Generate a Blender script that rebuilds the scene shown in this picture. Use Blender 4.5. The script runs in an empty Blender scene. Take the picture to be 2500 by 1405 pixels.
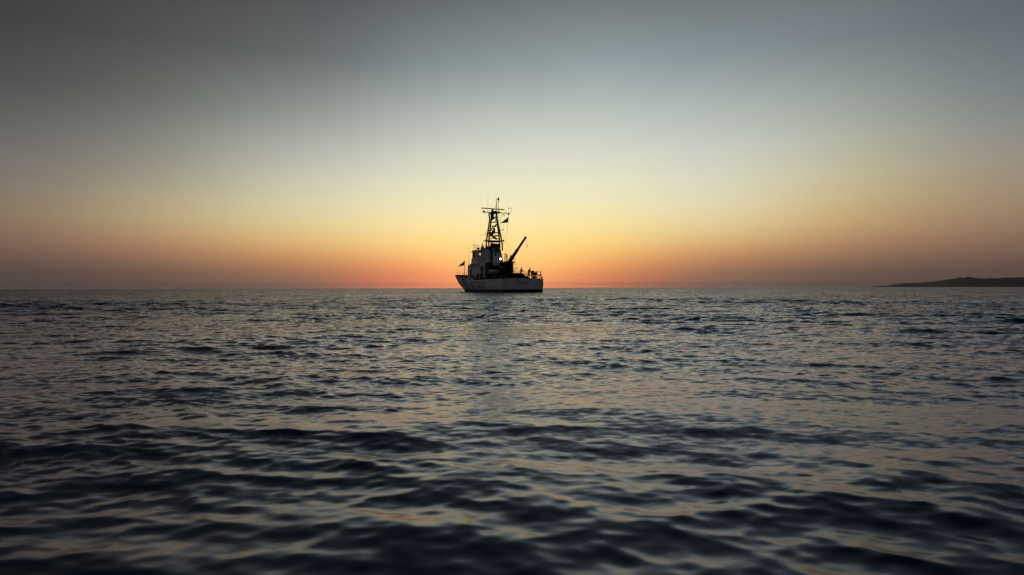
import bpy, bmesh, math, random
import numpy as np
from mathutils import Vector, Matrix

random.seed(11)
rng = np.random.default_rng(7)
sc = bpy.context.scene
COL = sc.collection
R = math.radians

# ------------------------------------------------------------------ camera
CAM_H = 0.66
F_PX = 1710.0                      # focal length in pixels of the 2500 px wide photograph
cam_d = bpy.data.cameras.new("camera")
cam = bpy.data.objects.new("camera", cam_d)
COL.objects.link(cam)
cam.location = (0, 0, CAM_H)
cam.rotation_euler = (Matrix.Rotation(R(90.035), 4, 'X') @ Matrix.Rotation(R(-0.145), 4, 'Z')).to_euler()
cam_d.sensor_width = 36.0
cam_d.lens = 36.0 * F_PX / 2500.0
cam_d.clip_start = 0.05
cam_d.clip_end = 40000
cam_d.dof.use_dof = True
cam_d.dof.focus_distance = 60.0
cam_d.dof.aperture_fstop = 5.0
sc.camera = cam

# ------------------------------------------------------------------ render look
sc.view_settings.view_transform = 'Standard'
sc.view_settings.look = 'None'
sc.view_settings.exposure = 0.0
sc.view_settings.gamma = 1.0
sc.view_settings.use_curve_mapping = False
sc.render.engine = 'CYCLES'
sc.cycles.max_bounces = 6
sc.cycles.volume_bounces = 1
sc.cycles.transparent_max_bounces = 12
sc.cycles.use_denoising = True
sc.cycles.use_adaptive_sampling = True

# ------------------------------------------------------------------ sky
def lin(c):
    c = c / 255.0
    return c / 12.92 if c <= 0.04045 else ((c + 0.055) / 1.055) ** 2.4

SUN_AZ, SUN_EL = 0.4, 0.6          # the sun is just going under behind the ship
ROWS = [0, 75, 150, 225, 325, 400, 475, 525, 575, 610, 650, 675, 700]
# dusk sky, lens vignetting painted in: colours by height above the horizon, for several compass directions round the sunset
SKY = {
    0: [(64,62,63),(67,66,67),(74,74,74),(86,88,86),(106,105,103),(122,116,110),(134,121,106),(138,118,97),(128,104,89),(112,90,80),(88,74,67),(80,69,65),(75,66,63)],
    400: [(72,72,73),(79,80,80),(90,91,90),(104,107,103),(132,134,127),(153,149,136),(176,165,137),(184,166,126),(181,145,109),(164,121,94),(124,97,81),(107,84,74),(97,78,70)],
    750: [(82,84,86),(92,95,96),(105,110,111),(128,135,133),(164,169,162),(193,193,179),(214,208,176),(222,210,161),(226,193,132),(215,165,108),(182,126,91),(154,110,86),(128,98,83)],
    1070: [(100,106,108),(112,118,121),(130,142,144),(157,166,165),(193,198,190),(217,218,201),(236,231,197),(247,233,177),(254,224,150),(254,208,131),(249,174,109),(240,150,100),(222,130,94)],
    1240: [(107,114,117),(120,130,134),(138,150,152),(166,177,177),(201,206,196),(222,223,205),(238,234,201),(248,235,181),(255,227,153),(255,216,138),(254,198,119),(251,174,111),(240,145,99)],
    1420: [(112,120,122),(125,135,140),(144,157,160),(171,183,183),(202,208,197),(223,224,203),(238,233,196),(246,232,174),(251,222,144),(249,204,124),(240,170,104),(225,145,95),(202,121,88)],
    1750: [(108,117,120),(121,131,138),(139,152,155),(165,175,173),(192,198,191),(210,211,195),(223,217,184),(228,211,165),(223,190,135),(206,156,107),(166,119,90),(139,104,85),(117,94,83)],
    2100: [(106,114,117),(115,124,128),(129,140,144),(149,157,153),(172,175,162),(188,182,157),(196,178,136),(194,166,121),(180,142,106),(158,119,93),(118,94,80),(102,83,74),(90,75,70)],
    2470: [(95,104,109),(103,112,117),(112,122,127),(122,131,132),(143,144,138),(156,146,130),(159,140,115),(154,128,104),(139,111,93),(122,95,82),(98,79,71),(88,73,68),(82,70,66)],
}
ZENITH = {0:(48,49,54), 400:(54,56,60), 750:(60,63,68), 1070:(66,70,76), 1240:(68,73,79), 1420:(70,75,81), 1750:(70,76,81), 2100:(68,73,78), 2470:(62,68,73)}
world = bpy.data.worlds.new("World")
sc.world = world
world.use_nodes = True
wn, wl = world.node_tree.nodes, world.node_tree.links
wn.clear()
def W(t, **k):
    n = wn.new(t)
    for a, b in k.items(): setattr(n, a, b)
    return n
def wmath(op, a, b=None, c=None):
    n = W('ShaderNodeMath', operation=op)
    for i, v in enumerate((a, b, c)):
        if v is None: continue
        if isinstance(v, (int, float)): n.inputs[i].default_value = v
        else: wl.new(v, n.inputs[i])
    return n.outputs[0]
tc = W('ShaderNodeTexCoord')
nrm = W('ShaderNodeVectorMath', operation='NORMALIZE'); wl.new(tc.outputs['Generated'], nrm.inputs[0])
sx = W('ShaderNodeSeparateXYZ'); wl.new(nrm.outputs[0], sx.inputs[0])
el = wmath('MULTIPLY', wmath('ARCSINE', sx.outputs[2]), 180/math.pi)
el = wmath('MAXIMUM', el, 0.0)
fac = wmath('DIVIDE', el, wmath('ADD', el, 10.0))
az = wmath('MULTIPLY', wmath('ARCTAN2', sx.outputs[0], sx.outputs[1]), 180/math.pi)
GRID = np.array([0.0, 0.04, 0.10, 0.16, 0.22, 0.28, 0.34, 0.40, 0.46, 0.52, 0.58, 0.64, 0.69, 0.78, 0.90])
AIR = np.array([1.85, 1.52, 1.14, 1.08, 1.05, 1.03, 1.02] + [1.0]*8)      # light the sea haze takes away low down
angs, cols_ = [], []
for px, cols in SKY.items():
    dx = px - 1250
    angs.append(math.degrees(math.atan(dx / F_PX)))
    st = []
    for y, c in zip(ROWS, cols):
        e = math.degrees(math.atan(max(0, 703.5 - y) / math.hypot(F_PX, dx)))
        st.append((e/(e+10), [lin(q) for q in c]))
    z = [lin(q) for q in ZENITH[px]]
    st.append((35/45.0, [0.5*p + 0.5*q for p, q in zip(st[0][1], z)]))
    st.append((0.9, z)); st.sort(key=lambda q: q[0])
    fx = [q[0] for q in st]
    cols_.append(np.stack([np.interp(GRID, fx, [q[1][k] for q in st]) for k in range(3)], -1))
for a_, k_ in ((-46, 0), (46, len(angs)-1)):      # the edge darkening, vignetting included, carried just past the frame
    angs.append(a_); cols_.append(cols_[k_]*0.86)
sigs = [8.5]*len(angs); nfit = len(angs)
sigs[3] = sigs[5] = 7.0; sigs[4] = 5.5
def plain(a, sig, low, mid, top):
    angs.append(a); sigs.append(sig)
    f_ = [0.0, 0.33, 0.62, 0.9]; c_ = [low, mid, tuple(0.5*(p+q) for p, q in zip(mid, top)), top]
    cols_.append(np.stack([np.interp(GRID, f_, [lin(q[k]) for q in c_]) for k in range(3)], -1))
for s_ in (-1, 1):
    plain(62*s_, 14, (66,60,59), (86,82,78), (54,57,60))
    plain(95*s_, 26, (86,74,67), (94,86,80), (54,56,60))  # unseen sky abeam, brightened to light the hull's port side
    plain(150*s_, 34, (46,48,56), (58,60,69), (50,54,61))
T_ = np.array(cols_); A_ = np.array(angs); S_ = np.array(sigs)
Wm = np.maximum(np.exp(-((A_[:nfit, None]-A_[None, :])/S_[None, :])**2), 1e-6); Wm /= Wm.sum(1, keepdims=True)
C_ = T_.copy()
for _ in range(25):               # sharpen the columns so that their blend gives back the wanted sky
    got = np.einsum('ij,jgk->igk', Wm, C_)
    C_[:nfit] = np.clip(C_[:nfit] + 0.5*(T_[:nfit]-got), 0.3*T_[:nfit], 2.0*T_[:nfit])
side_ = np.clip((np.abs(A_)-8)/16, 0, 1)[:, None, None]
C_ *= 1 + (AIR[None, :, None]-1)*(1-0.42*side_)
knots = [(a, sg, [(g_, tuple(c)) for g_, c in zip(GRID, col)]) for a, sg, col in zip(angs, sigs, C_)]
num = None; den = None
for a, sig, st in knots:
    d = wmath('MULTIPLY', wmath('SUBTRACT', az, a), 1/sig)
    w = wmath('EXPONENT', wmath('MULTIPLY', wmath('MULTIPLY', d, d), -1.0))
    w = wmath('MAXIMUM', w, 1e-6)
    cr = W('ShaderNodeValToRGB'); cr.color_ramp.interpolation = 'LINEAR'
    es = cr.color_ramp.elements
    st = sorted(st, key=lambda q: q[0])
    while len(es) < len(st): es.new(0.5)
    for e_, (p, c) in zip(es, st):
        e_.position = p
    for e_, (p, c) in zip(es, st):
        e_.position = p; e_.color = (float(c[0]), float(c[1]), float(c[2]), 1)
    wl.new(fac, cr.inputs[0])
    v = W('ShaderNodeVectorMath', operation='SCALE'); wl.new(cr.outputs[0], v.inputs[0]); wl.new(w, v.inputs['Scale'])
    if num is None: num, den = v.outputs[0], w
    else:
        ad = W('ShaderNodeVectorMath', operation='ADD'); wl.new(num, ad.inputs[0]); wl.new(v.outputs[0], ad.inputs[1])
        num = ad.outputs[0]; den = wmath('ADD', den, w)
inv = wmath('DIVIDE', 1.0, den)
skyc = W('ShaderNodeVectorMath', operation='SCALE'); wl.new(num, skyc.inputs[0]); wl.new(inv, skyc.inputs['Scale'])
bg = W('ShaderNodeBackground'); bg.inputs[1].default_value = 1.0
wl.new(skyc.outputs[0], bg.inputs[0])
nish = W('ShaderNodeTexSky', sky_type='NISHITA'); nish.sun_disc = False
nish.sun_elevation = R(SUN_EL); nish.sun_rotation = R(SUN_AZ)
bg2 = W('ShaderNodeBackground'); bg2.inputs[1].default_value = 0.004
wl.new(nish.outputs[0], bg2.inputs[0])
adds = W('ShaderNodeAddShader'); wl.new(bg.outputs[0], adds.inputs[0]); wl.new(bg2.outputs[0], adds.inputs[1])
wo = W('ShaderNodeOutputWorld'); wl.new(adds.outputs[0], wo.inputs[0])
world.cycles.sampling_method = 'MANUAL'
world.cycles.sample_map_resolution = 512

# ------------------------------------------------------------------ sun
sd = bpy.data.lights.new("sun", 'SUN'); sd.energy = 0.06; sd.angle = R(0.5); sd.color = (1.0, 0.5, 0.22)
sun = bpy.data.objects.new("sun", sd); COL.objects.link(sun)
sdir = Vector((math.sin(R(SUN_AZ))*math.cos(R(SUN_EL)), math.cos(R(SUN_AZ))*math.cos(R(SUN_EL)), math.sin(R(SUN_EL))))
sun.rotation_euler = sdir.to_track_quat('Z', 'Y').to_euler()
sun.location = (0, 40, 60)

# ------------------------------------------------------------------ materials
MATS = {}
def mat(name, col, rough=0.6, metal=0.0, noise=0.12, scale=3.0, spec=0.3, emit=None, streak=False):
    m = bpy.data.materials.new(name); m.use_nodes = True
    nt = m.node_tree; b = nt.nodes['Principled BSDF']
    b.inputs['Roughness'].default_value = rough
    b.inputs['Metallic'].default_value = metal
    b.inputs['Specular IOR Level'].default_value = spec
    if emit:
        b.inputs['Emission Color'].default_value = (*emit[0], 1); b.inputs['Emission Strength'].default_value = emit[1]
    t = nt.nodes.new('ShaderNodeTexCoord')
    n1 = nt.nodes.new('ShaderNodeTexNoise'); n1.inputs['Scale'].default_value = scale; n1.inputs['Detail'].default_value = 6
    nt.links.new(t.outputs['Object'], n1.inputs['Vector'])
    r = nt.nodes.new('ShaderNodeValToRGB')
    r.color_ramp.elements[0].position = 0.3; r.color_ramp.elements[1].position = 0.7
    r.color_ramp.elements[0].color = tuple(c*(1-noise) for c in col) + (1,)
    r.color_ramp.elements[1].color = tuple(min(1, c*(1+noise)) for c in col) + (1,)
    nt.links.new(n1.outputs['Fac'], r.inputs[0]); nt.links.new(r.outputs[0], b.inputs['Base Color'])
    if streak:
        mpg = nt.nodes.new('ShaderNodeMapping'); mpg.inputs['Scale'].default_value = (1, 1, 0.12)
        nt.links.new(t.outputs['Object'], mpg.inputs[0]); nt.links.new(mpg.outputs[0], n1.inputs['Vector'])
        r.color_ramp.elements[0].position = 0.38; r.color_ramp.elements[0].color = (col[0]*0.86, col[1]*0.80, col[2]*0.75, 1)
        r.color_ramp.elements[1].position = 0.56
    MATS[name] = m
    return m
mat('hull_paint', (0.78,0.77,0.75), 0.45, noise=0.03, scale=2.6, streak=True)
mat('white_paint', (0.76,0.75,0.73), 0.45, noise=0.10, scale=1.2)
mat('black_paint', (0.012,0.011,0.011), 0.6)
mat('dark_steel', (0.075,0.048,0.036), 0.6)
mat('mast_paint', (0.13,0.08,0.055), 0.55)
mat('deck_grey', (0.12,0.12,0.125), 0.8)
mat('letter_black', (0.08,0.08,0.10), 0.5)
mat('stripe_red', (0.24,0.07,0.055), 0.5)
mat('stripe_blue', (0.03,0.05,0.14), 0.5)
mat('ring_orange', (0.22,0.05,0.03), 0.6)
mat('tube_grey', (0.66,0.66,0.63), 0.7)
mat('cover_red', (0.12,0.028,0.02), 0.85)
mat('rope', (0.12,0.10,0.08), 0.9)
mat('flag_cloth', (0.22,0.19,0.17), 0.9, scale=5)
mat('work_clothes', (0.05,0.055,0.075), 0.9, scale=9)
mat('skin', (0.35,0.20,0.14), 0.6)
mat('hair', (0.03,0.02,0.015), 0.7)
mat('lamp_white', (0.9,0.9,0.9), 0.4, emit=((1.0,1.0,0.97), 9.0))
mat('headland_rock', (0.034,0.033,0.032), 0.95, noise=0.45, scale=0.012)
mat('house_plaster', (0.16,0.13,0.11), 0.9)
mat('roof_tile', (0.10,0.05,0.04), 0.9)
def glass_mat():
    m = bpy.data.materials.new('window_glass'); m.use_nodes = True
    b = m.node_tree.nodes['Principled BSDF']
    b.inputs['Base Color'].default_value = (0.75,0.72,0.70,1); b.inputs['Roughness'].default_value = 0.03
    b.inputs['Transmission Weight'].default_value = 1.0; b.inputs['IOR'].default_value = 1.05
    n = m.node_tree.nodes.new('ShaderNodeTexNoise'); n.inputs['Scale'].default_value = 4
    mr = m.node_tree.nodes.new('ShaderNodeMapRange'); mr.inputs[3].default_value = 0.02; mr.inputs[4].default_value = 0.12
    m.node_tree.links.new(n.outputs[0], mr.inputs[0]); m.node_tree.links.new(mr.outputs[0], b.inputs['Roughness'])
    MATS['window_glass'] = m
glass_mat()
mat('tinted_glass', (0.03,0.022,0.018), 0.08, spec=0.5)

# ------------------------------------------------------------------ mesh builder
class MB:
    def __init__(s): s.v = []; s.f = []
    def add(s, vs, fs):
        o = len(s.v); s.v += [tuple(p) for p in vs]; s.f += [tuple(i+o for i in f) for f in fs]
    def box(s, c, d, rz=0.0, ry=0.0, rx=0.0):
        m = Matrix.Rotation(rz,3,'Z') @ Matrix.Rotation(ry,3,'Y') @ Matrix.Rotation(rx,3,'X')
        c = Vector(c)
        vs = [c + m @ Vector((x*d[0]/2, y*d[1]/2, z*d[2]/2)) for x in (-1,1) for y in (-1,1) for z in (-1,1)]
        s.add(vs, [(0,1,3,2),(4,6,7,5),(0,4,5,1),(2,3,7,6),(0,2,6,4),(1,5,7,3)])
        return s
    def bar(s, p, q, r, n=8, r2=None):
        p, q = Vector(p), Vector(q); r2 = r if r2 is None else r2
        d = (q-p).normalized(); a = d.orthogonal().normalized(); b = d.cross(a)
        vs = []
        for c, rr in ((p, r), (q, r2)):
            for i in range(n):
                t = 2*math.pi*i/n; vs.append(c + a*rr*math.cos(t) + b*rr*math.sin(t))
        fs = [(i, (i+1)%n, n+(i+1)%n, n+i) for i in range(n)] + [tuple(range(n))[::-1], tuple(range(n, 2*n))]
        s.add(vs, fs); return s
    def tube(s, pts, r, n=6):
        for a, b in zip(pts[:-1], pts[1:]): s.bar(a, b, r, n)
        return s
    def prism(s, prof, y0, y1, taper=None):
        # prof is (x, z) polygon pushed along y
        n = len(prof); vs = [(x, y0, z) for x, z in prof] + [(x, y1, z) for x, z in prof]
        s.add(vs, [(i, (i+1)%n, n+(i+1)%n, n+i) for i in range(n)] + [tuple(range(n))[::-1], tuple(range(n, 2*n))]); return s
    def ball(s, c, r, n=12, m=8, sc3=(1,1,1)):
        vs = [(c[0], c[1], c[2]+r*sc3[2])]
        for j in range(1, m):
            ph = math.pi*j/m
            for i in range(n):
                t = 2*math.pi*i/n
                vs.append((c[0]+r*sc3[0]*math.sin(ph)*math.cos(t), c[1]+r*sc3[1]*math.sin(ph)*math.sin(t), c[2]+r*sc3[2]*math.cos(ph)))
        vs.append((c[0], c[1], c[2]-r*sc3[2]))
        fs = [(0, 1+i, 1+(i+1)%n) for i in range(n)]
        for j in range(m-2):
            for i in range(n):
                a = 1+j*n+i; b = 1+j*n+(i+1)%n
                fs.append((a, a+n, b+n, b))
        l = len(vs)-1; o = 1+(m-2)*n
        fs += [(l, o+(i+1)%n, o+i) for i in range(n)]
        s.add(vs, fs); return s
    def torus(s, c, R_, r, nrm_, n=20, m=8):
        nn = Vector(nrm_).normalized(); a = nn.orthogonal().normalized(); b = nn.cross(a); c = Vector(c)
        vs = []
        for i in range(n):
            t = 2*math.pi*i/n; d = a*math.cos(t)+b*math.sin(t)
            for j in range(m):
                p = 2*math.pi*j/m; vs.append(c + d*(R_+r*math.cos(p)) + nn*r*math.sin(p))
        fs = [(i*m+j, ((i+1)%n)*m+j, ((i+1)%n)*m+(j+1)%m, i*m+(j+1)%m) for i in range(n) for j in range(m)]
        s.add(vs, fs); return s
    def lathe(s, c, prof, n=16):
        vs = [(c[0]+r*math.cos(2*math.pi*i/n), c[1]+r*math.sin(2*math.pi*i/n), c[2]+z) for r, z in prof for i in range(n)]
        fs = [(j*n+i, j*n+(i+1)%n, (j+1)*n+(i+1)%n, (j+1)*n+i) for j in range(len(prof)-1) for i in range(n)]
        fs += [tuple(range(n))[::-1], tuple(range((len(prof)-1)*n, len(prof)*n))]
        s.add(vs, fs); return s

def rect_ring(axis, c, w, h, b=0.07, t=0.03):
    # a rectangular frame as one ring; axis 0 faces along x, axis 1 along y
    mb = MB(); vs = []
    for d in (-t/2, t/2):
        for ww, hh in ((w/2, h/2), (w/2+b, h/2+b)):
            for sx_, sz_ in ((-1,-1),(1,-1),(1,1),(-1,1)):
                p = (c[0]+d, c[1]+sx_*ww, c[2]+sz_*hh) if axis == 0 else (c[0]+sx_*ww, c[1]+d, c[2]+sz_*hh)
                vs.append(p)
    fs = []
    for i in range(4):
        j = (i+1) % 4
        fs += [(i, j, 4+j, 4+i), (8+i, 12+i, 12+j, 8+j), (i, 8+i, 8+j, j), (4+i, 4+j, 12+j, 12+i)]
    mb.add(vs, fs); return mb
def tag(o, label=None, cat=None, group=None, kind=None):
    if label: o['label'] = label
    if cat: o['category'] = cat
    if group: o['group'] = group
    if kind: o['kind'] = kind
    return o
def mesh_of(name, mb, m, smooth=False):
    me = bpy.data.meshes.new(name); me.from_pydata(mb.v, [], mb.f); me.update()
    bm = bmesh.new(); bm.from_mesh(me); bmesh.ops.recalc_face_normals(bm, faces=bm.faces); bm.to_mesh(me); bm.free()
    if smooth:
        for p in me.polygons: p.use_smooth = True
    me.materials.append(MATS[m] if isinstance(m, str) else m)
    return me

# ------------------------------------------------------------------ ship frame: x forward from the transom, y to port, z up from the waterline
SA = R(21.4); SS, CC = math.sin(SA), math.cos(SA); SD = 100.0; SX = 28*SD/F_PX
SHIP_M = Matrix.Translation((SX, SD, 0)) @ Matrix.Rotation(R(90)+SA, 4, 'Z')
def hor(px): return 703.6 - (px-1250)*0.0025
def P(px, py, v):                       # a point of the ship in metres: on the fore-and-aft plane y = v
    t = (px-1250)/F_PX; u = (SX-v*CC-t*(SD-v*SS))/(SS+t*CC); Y = SD+u*CC-v*SS
    return Vector((u, v, CAM_H+(hor(px)-py)*Y/F_PX))
def Q(px, py, u):                       # the same on the athwartships plane x = u
    t = (px-1250)/F_PX; v = (SX-u*SS-t*(SD+u*CC))/(CC-t*SS); Y = SD+u*CC-v*SS
    return Vector((u, v, CAM_H+(hor(px)-py)*Y/F_PX))

def empty_on_ship(name, base):
    o = bpy.data.objects.new(name, None); COL.objects.link(o); o.empty_display_size = 0.3
    o.matrix_world = SHIP_M @ Matrix.Translation(base); o['_b'] = 0
    del o['_b']
    return o
ship = empty_on_ship('patrol_ship', Vector((0,0,0)))
tag(ship, 'white patrol cutter seen from astern with lattice mast and raised deck crane, silhouetted at sunset', 'ship')
def part(name, mb, m, parent=None, origin=None, smooth=False, kind=None, label=None):
    """one mesh child of the ship (or of one of its parts); coordinates are in the ship's frame"""
    parent = parent or ship
    base = Vector(parent.get('o3', (0,0,0)))
    me = mesh_of(name, mb, m, smooth)
    o = bpy.data.objects.new(name, me); COL.objects.link(o); o.parent = parent
    o.location = -base
    o['o3'] = (0.0, 0.0, 0.0)
    if kind: o['kind'] = kind
    if label: o['label'] = label
    return o
ship['o3'] = (0.0, 0.0, 0.0)
def thing_on_ship(name, base, label, cat, group=None):
    o = empty_on_ship(name, Vector(base)); o['o3'] = tuple(base); tag(o, label, cat, group); return o
def top_mesh(name, mb, m, base, label, cat, group=None, smooth=False):
    base = Vector(base)
    mb.v = [tuple(Vector(p)-base) for p in mb.v]
    o = bpy.data.objects.new(name, mesh_of(name, mb, m, smooth)); COL.objects.link(o)
    o.matrix_world = SHIP_M @ Matrix.Translation(base); tag(o, label, cat, group); return o

# ------------------------------------------------------------------ water
BUMPS = ((1.0, 1.6, 3, 0.3, 30, 120, 0.5), (3.0, 2.5, 3, -0.2, 8, 35, 0.45), (9.0, 2.1, 4, -0.5, 3.0, 16, 0.5), (26.0, 1.25, 4, 0.15, 0.4, 7.0, 0.5))
def build_water():
    NA, th0 = 1070, R(50)
    rin = np.geomspace(0.08, 0.7, 12)[:-1]
    rmid = np.exp(np.arange(math.log(0.7), math.log(260), 0.0050))
    rout = np.geomspace(262, 11500, 90)
    r = np.concatenate([rin, rmid, rout]); NR = len(r)
    th = np.linspace(-th0, th0, NA)
    RR, TT = np.meshgrid(r, th, indexing='ij')
    X = (RR*np.sin(TT)).astype(np.float32); Y = (RR*np.cos(TT)).astype(np.float32)
    dr = np.gradient(r).astype(np.float32)
    Z = np.zeros_like(X); DX = np.zeros_like(X); DY = np.zeros_like(X)
    N = 360
    lam = np.exp(np.linspace(math.log(0.045), math.log(7.0), N)) * np.exp(rng.normal(0, 0.03, N))
    # wind sea running mostly towards the camera, wide spread
    main = R(-97)
    spread = np.where(lam > 0.3, R(34), R(48))
    ang = main + rng.normal(0, 1, N)*spread
    ph = rng.uniform(0, 2*math.pi, N)
    # slope per wave: broad plateau, falling off for the long and the very short ones
    sl = 0.0138*np.exp(-0.5*((np.log(lam)-math.log(0.29))/0.92)**2) * rng.uniform(0.5, 1.5, N)
    sl += 0.0044*np.exp(-0.5*((np.log(lam)-math.log(1.3))/0.8)**2)
    sl += 0.0060*np.exp(-0.5*((np.log(lam)-math.log(0.085))/0.35)**2) * rng.uniform(0.4, 1.6, N)
    # gust patches modulate the short waves
    def patch(s, seed):
        g = np.random.default_rng(seed); out = np.zeros_like(X)
        for i in range(7):
            a = g.uniform(0, math.pi); L = s*g.uniform(0.6, 2.2)
            out += np.sin((X*math.cos(a)+Y*math.sin(a))*2*math.pi/L + g.uniform(0, 6.28)).astype(np.float32)
        return out/2.6
    P1 = 1.0 + 0.52*np.clip(patch(3.5, 1), -1.6, 1.6); P2 = 1.0 + 0.42*np.clip(patch(22, 2), -1.6, 1.6)
    fade_edge = np.clip((R(50)-np.abs(TT))/R(2.5), 0, 1).astype(np.float32)
    PS = P1*P2*fade_edge; PL = P2*fade_edge
    for i in range(N):
        k = 2*math.pi/lam[i]; kx, ky = math.cos(ang[i]), math.sin(ang[i])
        a = sl[i]/k
        w = np.clip((lam[i]/np.maximum(dr, 1e-4) - 1.7)/1.6, 0, 1)
        rows = np.nonzero(w > 0)[0]
        if len(rows) == 0: continue
        r0, r1 = rows[0], rows[-1]+1
        ww = (w[r0:r1]*a).astype(np.float32)[:, None]*(PS if lam[i] < 1.2 else PL)[r0:r1]
        arg = (X[r0:r1]*np.float32(k*kx) + Y[r0:r1]*np.float32(k*ky) + np.float32(ph[i]))
        c = np.cos(arg)*ww; s = np.sin(arg)*ww
        Z[r0:r1] += c
        ch = 1.12
        DX[r0:r1] -= ch*kx*s; DY[r0:r1] -= ch*ky*s
    # wind leans the crests forward: short steep faces, long gentle backs
    DX += 1.5*math.cos(main)*Z; DY += 1.5*math.sin(main)*Z
    # the water near the lens itself stays low enough for the camera to look over
    nearf = np.clip(RR/0.9, 0, 1).astype(np.float32)
    Z *= nearf; DX *= nearf; DY *= nearf
    co = np.stack([X+DX, Y+DY, Z], -1).reshape(-1, 3)
    idx = np.arange(NR*NA).reshape(NR, NA)
    q = np.stack([idx[:-1,:-1], idx[:-1,1:], idx[1:,1:], idx[1:,:-1]], -1).reshape(-1, 4)
    # the rest of the sea, all the way round
    NB = 100
    th2 = np.linspace(th0, 2*math.pi-th0, NB)
    r2 = r[::14]
    if r2[-1] != r[-1]: r2 = np.append(r2, r[-1])
    R2, T2 = np.meshgrid(r2, th2, indexing='ij')
    co2 = np.stack([R2*np.sin(T2), R2*np.cos(T2), np.zeros_like(R2)], -1).reshape(-1, 3)
    id2 = np.arange(len(co2)).reshape(len(r2), NB) + len(co)
    q2 = np.stack([id2[:-1,:-1], id2[:-1,1:], id2[1:,1:], id2[1:,:-1]], -1).reshape(-1, 4)
    co = np.concatenate([co, co2]).astype(np.float32); q = np.concatenate([q, q2]).astype(np.int32)
    me = bpy.data.meshes.new('water')
    me.vertices.add(len(co)); me.vertices.foreach_set('co', co.ravel())
    me.loops.add(len(q)*4); me.loops.foreach_set('vertex_index', q.ravel())
    me.polygons.add(len(q)); me.polygons.foreach_set('loop_start', np.arange(0, len(q)*4, 4, dtype=np.int32))
    me.polygons.foreach_set('use_smooth', np.ones(len(q), dtype=bool))
    me.update(calc_edges=True)
    o = bpy.data.objects.new('water', me); COL.objects.link(o)
    tag(o, kind='structure')
    # material
    m = bpy.data.materials.new('sea_water'); m.use_nodes = True
    nt = m.node_tree; nt.nodes.clear()
    out = nt.nodes.new('ShaderNodeOutputMaterial')
    body = nt.nodes.new('ShaderNodeBsdfDiffuse'); body.inputs['Color'].default_value = (0.0001, 0.0150, 0.0500, 1)
    gl = nt.nodes.new('ShaderNodeBsdfGlossy'); gl.inputs['Color'].default_value = (0.85, 0.88, 1.0, 1); gl.inputs['Roughness'].default_value = 0.17
    fr = nt.nodes.new('ShaderNodeFresnel'); fr.inputs['IOR'].default_value = 1.333
    mx = nt.nodes.new('ShaderNodeMixShader')
    nt.links.new(fr.outputs[0], mx.inputs[0]); nt.links.new(body.outputs[0], mx.inputs[1]); nt.links.new(gl.outputs[0], mx.inputs[2])
    nt.links.new(mx.outputs[0], out.inputs['Surface'])
    t = nt.nodes.new('ShaderNodeTexCoord')
    ln = nt.nodes.new('ShaderNodeVectorMath'); ln.operation = 'LENGTH'; nt.links.new(t.outputs['Object'], ln.inputs[0])
    acc = None
    # ripples finer than the modelled waves: noise as surface slope (scale, slope, where it takes over, aspect)
    for scale, slope, detail, rot, near, far, asp in BUMPS:
        mp = nt.nodes.new('ShaderNodeMapping'); mp.inputs['Rotation'].default_value = (0, 0, rot)
        mp.inputs['Scale'].default_value = (asp, 1.0, 1.0)
        nz = nt.nodes.new('ShaderNodeTexNoise'); nz.inputs['Scale'].default_value = scale
        nz.inputs['Detail'].default_value = detail; nz.inputs['Roughness'].default_value = 0.5; nz.inputs['Distortion'].default_value = 0.4
        mr = nt.nodes.new('ShaderNodeMapRange'); mr.interpolation_type = 'SMOOTHSTEP'
        mr.inputs[1].default_value = near; mr.inputs[2].default_value = far; mr.inputs[3].default_value = 0.0; mr.inputs[4].default_value = slope
        nt.links.new(ln.outputs['Value'], mr.inputs[0])
        nt.links.new(t.outputs['Object'], mp.inputs[0]); nt.links.new(mp.outputs[0], nz.inputs['Vector'])
        sb = nt.nodes.new('ShaderNodeVectorMath'); sb.operation = 'SUBTRACT'; nt.links.new(nz.outputs['Color'], sb.inputs[0]); sb.inputs[1].default_value = (0.5, 0.5, 0.5)
        ml = nt.nodes.new('ShaderNodeVectorMath'); ml.operation = 'MULTIPLY'; nt.links.new(sb.outputs[0], ml.inputs[0]); ml.inputs[1].default_value = (1.05, 1.0, 0.0)
        scl = nt.nodes.new('ShaderNodeVectorMath'); scl.operation = 'SCALE'; nt.links.new(ml.outputs[0], scl.inputs[0]); nt.links.new(mr.outputs[0], scl.inputs['Scale'])
        if acc is None: acc = scl.outputs[0]
        else:
            ad = nt.nodes.new('ShaderNodeVectorMath'); ad.operation = 'ADD'; nt.links.new(acc, ad.inputs[0]); nt.links.new(scl.outputs[0], ad.inputs[1]); acc = ad.outputs[0]
    gn = nt.nodes.new('ShaderNodeTexNoise'); gn.inputs['Scale'].default_value = 0.11; gn.inputs['Detail'].default_value = 4; gn.inputs['Distortion'].default_value = 0.8
    nt.links.new(t.outputs['Object'], gn.inputs['Vector'])
    gm = nt.nodes.new('ShaderNodeMapRange'); gm.inputs[1].default_value = 0.35; gm.inputs[2].default_value = 0.65; gm.inputs[3].default_value = 0.68; gm.inputs[4].default_value = 1.28
    nt.links.new(gn.outputs['Fac'], gm.inputs[0])
    gs_ = nt.nodes.new('ShaderNodeVectorMath'); gs_.operation = 'SCALE'; nt.links.new(acc, gs_.inputs[0]); nt.links.new(gm.outputs[0], gs_.inputs['Scale']); acc = gs_.outputs[0]
    ge = nt.nodes.new('ShaderNodeNewGeometry')
    ad = nt.nodes.new('ShaderNodeVectorMath'); ad.operation = 'ADD'; nt.links.new(acc, ad.inputs[0]); nt.links.new(ge.outputs['Normal'], ad.inputs[1])
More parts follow.
